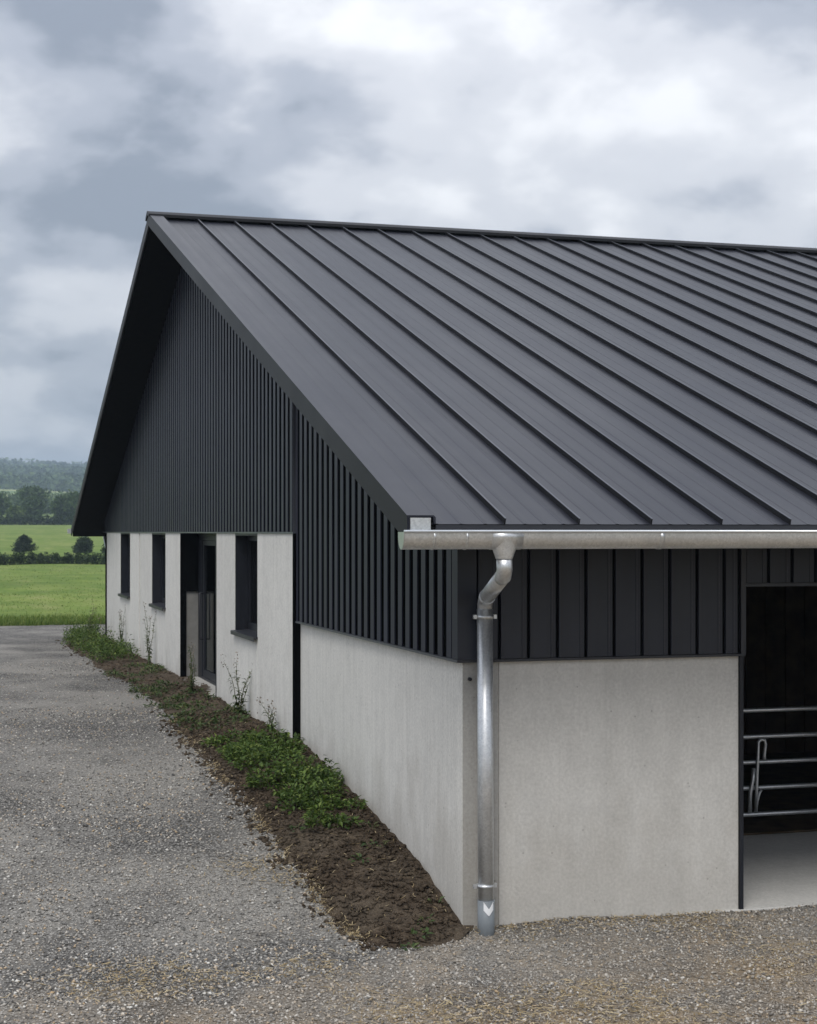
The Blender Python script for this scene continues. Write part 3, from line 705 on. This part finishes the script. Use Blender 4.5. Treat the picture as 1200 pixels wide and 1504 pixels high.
def spots_in(ylo, yhi, n, t0, t1, h, dens):
    o = []
    for _ in range(n):
        y = random.uniform(ylo, yhi); t = random.uniform(t0, t1); x = float(bed_w(y))*t
        o.append((x, y, random.uniform(*h), random.uniform(.10, .19), dens))
    return o
near = spots_in(2.1, 5.9, 56, .16, .78, (.08, .27), 105)+spots_in(4.4, 6.6, 18, .35, .9, (.06, .15), 70)+spots_in(2.2, 3.0, 6, .3, .6, (.05, .12), 50)
V, F = leafy_clumps(near); tag(np_mesh('weed_patch', V, F, MAT['weed']), 'thick patch of low leafy weeds on the soil by the black wall post', None, None, 'stuff')
far = spots_in(18.2, 27.2, 95, .25, .95, (.25, .50), 65)
V, F = leafy_clumps(far); tag(np_mesh('weed_patch', V, F, MAT['weed']), 'long dark green clump of weeds at the far end of the gable', None, None, 'stuff')
mid = spots_in(6.8, 17, 46, .2, 1.02, (.04, .14), 34)+spots_in(9, 16, 20, .75, 1.1, (.03, .08), 36)+[(-.28, 1.6, .07, .09, 20), (-.5, 1.3, .05, .07, 14), (-.18, 2.1, .08, .09, 20), (-.42, -.22, .07, .07, 20), (-.30, .0, .05, .05, 12), (-.12, .35, .05, .05, 10), (-.55, -.4, .05, .06, 14), (-.85, 2.2, .05, .06, 12), (-.9, 3.0, .06, .07, 18)]
V, F = leafy_clumps(mid); tag(np_mesh('weed_patch', V, F, MAT['weed_far']), 'thin scattered weeds and seedlings along the middle and near end of the soil bed', None, None, 'stuff')
def tall_weed(loc, h, nst, spread, label, seeds=True):
    x, y = loc; z = float(zsoil(x, y)) if x > float(bed_w(y)) else float(zgravel(x, y))
    w = empty('tall_weed', (x, y, z)); tag(w, label, 'weed', 'tall weeds by the gable wall')
    SV = []; SF = []; parts = []; k = 0; seed = []
    for s in range(nst):
        a = random.uniform(0, 6.283); hh = h*random.uniform(.55, 1); le = spread*random.uniform(.3, 1)
        pts = [np.array([math.cos(a)*le*(t**1.5)+.012*math.sin(9*t+s), math.sin(a)*le*(t**1.5), hh*t]) for t in np.linspace(0, 1, 7)]
        for q, p in enumerate(pts):
            r = .007*(1-.75*q/6)
            for b in range(4): SV.append(tuple(p+np.array([r*math.cos(b*1.571), r*math.sin(b*1.571), 0])))
        for q in range(6):
            for b in range(4): SF.append((k+q*4+b, k+q*4+(b+1) % 4, k+q*4+4+(b+1) % 4, k+q*4+4+b))
        k += 28; n = int(34*hh+8); t = rng.random(n)**1.1; P = np.array([[np.interp(tt, np.linspace(0, 1, 7), [p[c] for p in pts]) for c in range(3)] for tt in t])
        a2 = rng.uniform(0, 6.283, n); el = rng.normal(.25, .4, n)
        D = np.stack([np.cos(a2)*np.cos(el), np.sin(a2)*np.cos(el), np.sin(el)], 1); Nn = np.stack([-np.cos(a2)*np.sin(el), -np.sin(a2)*np.sin(el), np.cos(el)], 1)
        ln = rng.uniform(.05, .12, n)*(1.15-.7*t); parts.append(leaves(P, D, Nn, ln, ln*.36, .2, .3))
        seed.append((pts[-1], 10))
    mk('stem', SV, SF, MAT['stem'], w)
    V, F = join_vf(parts); np_mesh('leaves', V, F, MAT['weed_far'], w)['kind'] = 'stuff'
    if seeds:
        parts = []
        for p, n in seed:
            P = p+rng.normal(0, 1, (n, 3))*np.array([.018, .018, .05]); D = rng.normal(0, 1, (n, 3)); parts.append(leaves(P, D, rng.normal(0, 1, (n, 3)), .03, .018))
        V, F = join_vf(parts); np_mesh('seed_head', V, F, MAT['flower'], w)['kind'] = 'stuff'
tall_weed((-.22, 8.5), .78, 6, .30, 'bushy tall weed below the nearest window')
tall_weed((-.30, 11.9), .75, 5, .16, 'upright green weed in front of the entrance step')
tall_weed((-.20, 17.6), 1.25, 4, .16, 'tallest thin weed standing below the middle window')
tall_weed((-.18, 22.3), .85, 5, .25, 'slim weed against the wall below the farthest window')
tall_weed((-.16, 6.7), .40, 4, .2, 'short thin weed beside the black wall post')
tall_weed((-.55, 25.5), .75, 7, .35, 'spreading weed with seed heads at the far barn corner')

# ------------------------------------------------------------------ grass fringe, hedges, bushes, trees, woods
def blades(x0, x1, y0, y1, n, hmin, hmax, wd, zf, yb=1.0):
    P = np.stack([rng.uniform(x0, x1, n), y0+(y1-y0)*rng.random(n)**yb], 1); z = zf(P[:, 0], P[:, 1])-.02
    D = np.stack([rng.normal(0, .35, n), rng.normal(0, .35, n), np.ones(n)], 1); a = rng.uniform(0, 6.283, n)
    h = rng.uniform(hmin, hmax, n)
    return leaves(np.concatenate([P, z[:, None]], 1), D, np.stack([np.cos(a), np.sin(a), 0*a], 1), h, wd, .1, .3)
V, F = join_vf([blades(-12, 8, 32.75, 36.5, 26000, .06, .24, .02, lambda x, y: terr(x, y), 1.5), blades(-14, 12, 36, 60, 9000, .04, .10, .02, zfield, 1.2), blades(-14, 18, 60, 114, 5000, .04, .11, .03, zfield)])
tag(np_mesh('meadow_grass', V, F, MAT['grass']), 'rough grass of the meadow behind the gravel', None, None, 'stuff')
def crown(lobes, n, leaf, flat=1.0):
    """leafy crown: lobes [(cx,cy,cz,r)], leaves concentrated in the shells"""
    w = np.array([l[3]**2 for l in lobes]); idx = rng.choice(len(lobes), n, p=w/w.sum()); Lb = np.array(lobes)[idx]
    d = unit(rng.normal(0, 1, (n, 3))); rr = Lb[:, 3]*(rng.random(n)**.35)*(1+.12*rng.normal(0, 1, n))
    P = Lb[:, :3]+d*rr[:, None]*np.array([1, 1, flat]); D = d+rng.normal(0, .7, (n, 3)); Nn = rng.normal(0, 1, (n, 3))+d*.6+np.array([0, 0, .5])
    ln = leaf*rng.uniform(.6, 1.4, n); return leaves(P-D*0, D, Nn, ln, ln*.7, .15, .15)
def hedge(name, x0, x1, y, h, wd, n, leaf, label, slope=0.):
    root = empty(name, ((x0+x1)/2, y, float(terr((x0+x1)/2, y)))); tag(root, label, 'hedge')
    z0 = root.location.z; xs = np.arange(x0, x1, wd*.33); lob = []
    for xx in xs:
        hh = h*random.uniform(.85, 1.08)
        lob += [(xx-root.location.x, random.uniform(-.2, .2)*wd, float(terr(xx, y))-z0+hh*.30, hh*.42), (xx-root.location.x+random.uniform(-.3, .3), random.uniform(-.25, .25)*wd, float(terr(xx, y))-z0+hh*.68, hh*random.uniform(.28, .36))]
    V, F = crown(lob, n, leaf); np_mesh('foliage', V, F, MAT['hedge'], root)
    SV = []; SF = []
    for xx in xs:
        k = len(SV); r = .04*h; bx = xx-root.location.x; zb = float(terr(xx, y))-z0-.1
        SV += [(bx-r, -r, zb), (bx+r, -r, zb), (bx+r, r, zb), (bx-r, r, zb), (bx, 0, zb+h*.7)]; SF += [(k, k+1, k+4), (k+1, k+2, k+4), (k+2, k+3, k+4), (k+3, k, k+4)]
    s = mk('stems', SV, SF, MAT['bark'], root); s['kind'] = 'stuff'
    return root
hedge('field_hedge', -22, 24, 116, .88, 1.1, 42000, .13, 'low dark hedge between the two meadows')
hedge('far_hedge', -40, 60, 318, 1.7, 2.6, 14000, .5, 'dark hedge at the foot of the far row of trees')
def conifer(loc, h, r, label):
    x, y = loc; root = empty('conifer_tree', (x, y, float(terr(x, y)))); tag(root, label, 'tree')
    tube('trunk', [(0, 0, -.2), (0, 0, h*.9)], .06, MAT['bark'], root, 8, radii=[.08, .015])
    parts = []
    for k in range(190):
        t = random.random()**1.15; z = h*(.0+.88*t); rad = r*(1-t**1.7)**.75*random.uniform(.7, 1.18)+.06; a = random.uniform(0, 6.283); n = 34
        s = rng.random(n)**.6; el = random.uniform(.15, .75)
        P = np.stack([math.cos(a)*rad*s, math.sin(a)*rad*s, z+rad*s*el*.45], 1)+rng.normal(0, .05, (n, 3))
        D = np.tile([math.cos(a), math.sin(a), el], (n, 1))+rng.normal(0, .55, (n, 3)); parts.append(leaves(P, D, rng.normal(0, 1, (n, 3)), .16, .05))
    P = np.tile([0, 0, h*.9], (20, 1))+rng.normal(0, .03, (20, 3)); parts.append(leaves(P, np.tile([0, 0, 1.], (20, 1))+rng.normal(0, .3, (20, 3)), rng.normal(0, 1, (20, 3)), .25, .06))
    V, F = join_vf(parts); np_mesh('crown', V, F, MAT['conifer'], root)
conifer((4.9, 151), 1.85, 1.12, 'small dark spreading conifer alone in the far meadow')
def bush(loc, h, r, label):
    x, y = loc; root = empty('round_bush', (x, y, float(terr(x, y)))); tag(root, label, 'bush')
    tube('trunk', [(0, 0, -.2), (.03, 0, h*.6)], .06, MAT['bark'], root, 8)
    lob = [(random.uniform(-.5, .5)*r, random.uniform(-.5, .5)*r, h*random.uniform(.15, .72), r*random.uniform(.36, .6)) for _ in range(12)]
    V, F = crown(lob, 5200, .15); np_mesh('crown', V, F, MAT['bushy'], root)
bush((10.5, 150), 1.75, 1.05, 'dark round bush in the far meadow next to the barn eave')
bush((13.2, 149), 1.0, 1.1, 'low bush half hidden by the far corner of the barn')
TREES = []
def tree(loc, h, r, matk, label):
    x, y = loc; root = empty('broadleaf_tree', (x, y, float(terr(x, y)))); tag(root, label, 'tree', 'trees in the far row')
    tube('trunk', [(0, 0, -.5), (.1, .1, h*.3), (.0, 0, h*.75)], .3, MAT['bark'], root, 8, radii=[.35, .25, .08])
    lob = []
    for _ in range(16):
        a = random.uniform(0, 6.283); q = random.random(); z = h*(.22+.66*q); rr = r*math.sin(math.pi*(.18+.72*q))*random.uniform(.3, .75)
        lob.append((math.cos(a)*rr, math.sin(a)*rr, z, r*random.uniform(.26, .45)))
    V, F = crown(lob, 3000, .62); np_mesh('crown', V, F, MAT[matk], root)
ORD = ['leftmost', 'second from the left', 'third from the left', 'fourth from the left', 'fifth from the left', 'sixth from the left', 'seventh from the left', 'eighth from the left', 'ninth from the left', 'tenth from the left', 'eleventh from the left', 'rightmost']
#        x along the row, distance, height, pale?
ROW = [(-4.8, 372, 8.6, 0), (.6, 352, 7.2, 0), (4.0, 395, 9.4, 0), (7.6, 340, 5.0, 1), (10.6, 362, 7.8, 0), (13.4, 334, 3.9, 1), (17.6, 346, 6.0, 0), (20.2, 400, 8.8, 0), (23.4, 338, 6.4, 0), (27.0, 358, 7.4, 0), (30.5, 372, 5.6, 1), (35.5, 350, 7.0, 0)]
for i, (x, y, h, b) in enumerate(ROW):
    h *= .82
    tree((x, y), h, h*random.uniform(.48, .62), 'tree_b' if b else 'tree_a', ('pale green rounded' if b else 'dark green broad')+' tree, '+ORD[i]+' in the far row beyond the meadow')
# woods on the hills: one mass of crowns that share a few crown shapes
def wood():
    n = 9000
    tmpl = []
    for k in range(8):
        lob = [(random.uniform(-.5, .5), random.uniform(-.5, .5), random.uniform(.25, .85), random.uniform(.3, .5)) for _ in range(8)]
        tmpl.append(crown(lob, 120, .20) if k < 4 else crown(lob, 40, .36))
    y = 425+2150*rng.random(n)**.8
    a = R(YAW); x = CAMX+np.tan(a+np.arctan(rng.uniform(-.32, -.165, n)))*(y-CAMY)
    cl = np.sin(x*.008+y*.0055)+np.sin(x*.003-y*.012+1.0)+.7*np.sin(x*.021+y*.017)+rng.normal(0, .35, n)
    keep = (cl > np.where(y > 1900, -9, np.where(y > 560, .55, -.7)))
    x, y = x[keep], y[keep]; n = len(x); s = rng.uniform(5, 11, n)*np.where(y > 1900, 1.4, np.where(y < 600, .55, 1.0)); z = terr(x, y)-.5
    parts = []
    kind = np.arange(n) % 4+4*(y > 950)
    for k in range(8):
        ii = np.where(kind == k)[0]; v, f = tmpl[k]; an = rng.uniform(0, 6.283, len(ii)); c, sn = np.cos(an)[:, None], np.sin(an)[:, None]
        vx = (v[None, :, 0]*c-v[None, :, 1]*sn)*s[ii, None]+x[ii, None]; vy = (v[None, :, 0]*sn+v[None, :, 1]*c)*s[ii, None]+y[ii, None]; vz = v[None, :, 2]*s[ii, None]*.85+z[ii, None]
        V = np.stack([vx, vy, vz], 2).reshape(-1, 3); F = (f[None]+(np.arange(len(ii))*len(v))[:, None, None]).reshape(-1, 3); parts.append((V, F))
    V, F = join_vf(parts); return np_mesh('hill_woods', V, F, MAT['wood'])
tag(wood(), 'hazy blue green woods covering the distant hills', None, None, 'stuff')

# ------------------------------------------------------------------ haze
hz = box('haze', -4200, 4200, -500, 5200, -8, 150, None); hz['kind'] = 'stuff'; hz['label'] = 'thin haze in front of the distant hills'
hm = bpy.data.materials.new('haze'); hm.use_nodes = True; hm.node_tree.nodes.clear()
ho = hm.node_tree.nodes.new('ShaderNodeOutputMaterial'); hv = hm.node_tree.nodes.new('ShaderNodeVolumePrincipled')
hv.inputs['Color'].default_value = (.66, .83, 1.0, 1); hv.inputs['Density'].default_value = .00036; hv.inputs['Anisotropy'].default_value = .0
hm.node_tree.links.new(hv.outputs[0], ho.inputs['Volume']); hz.data.materials.append(hm)
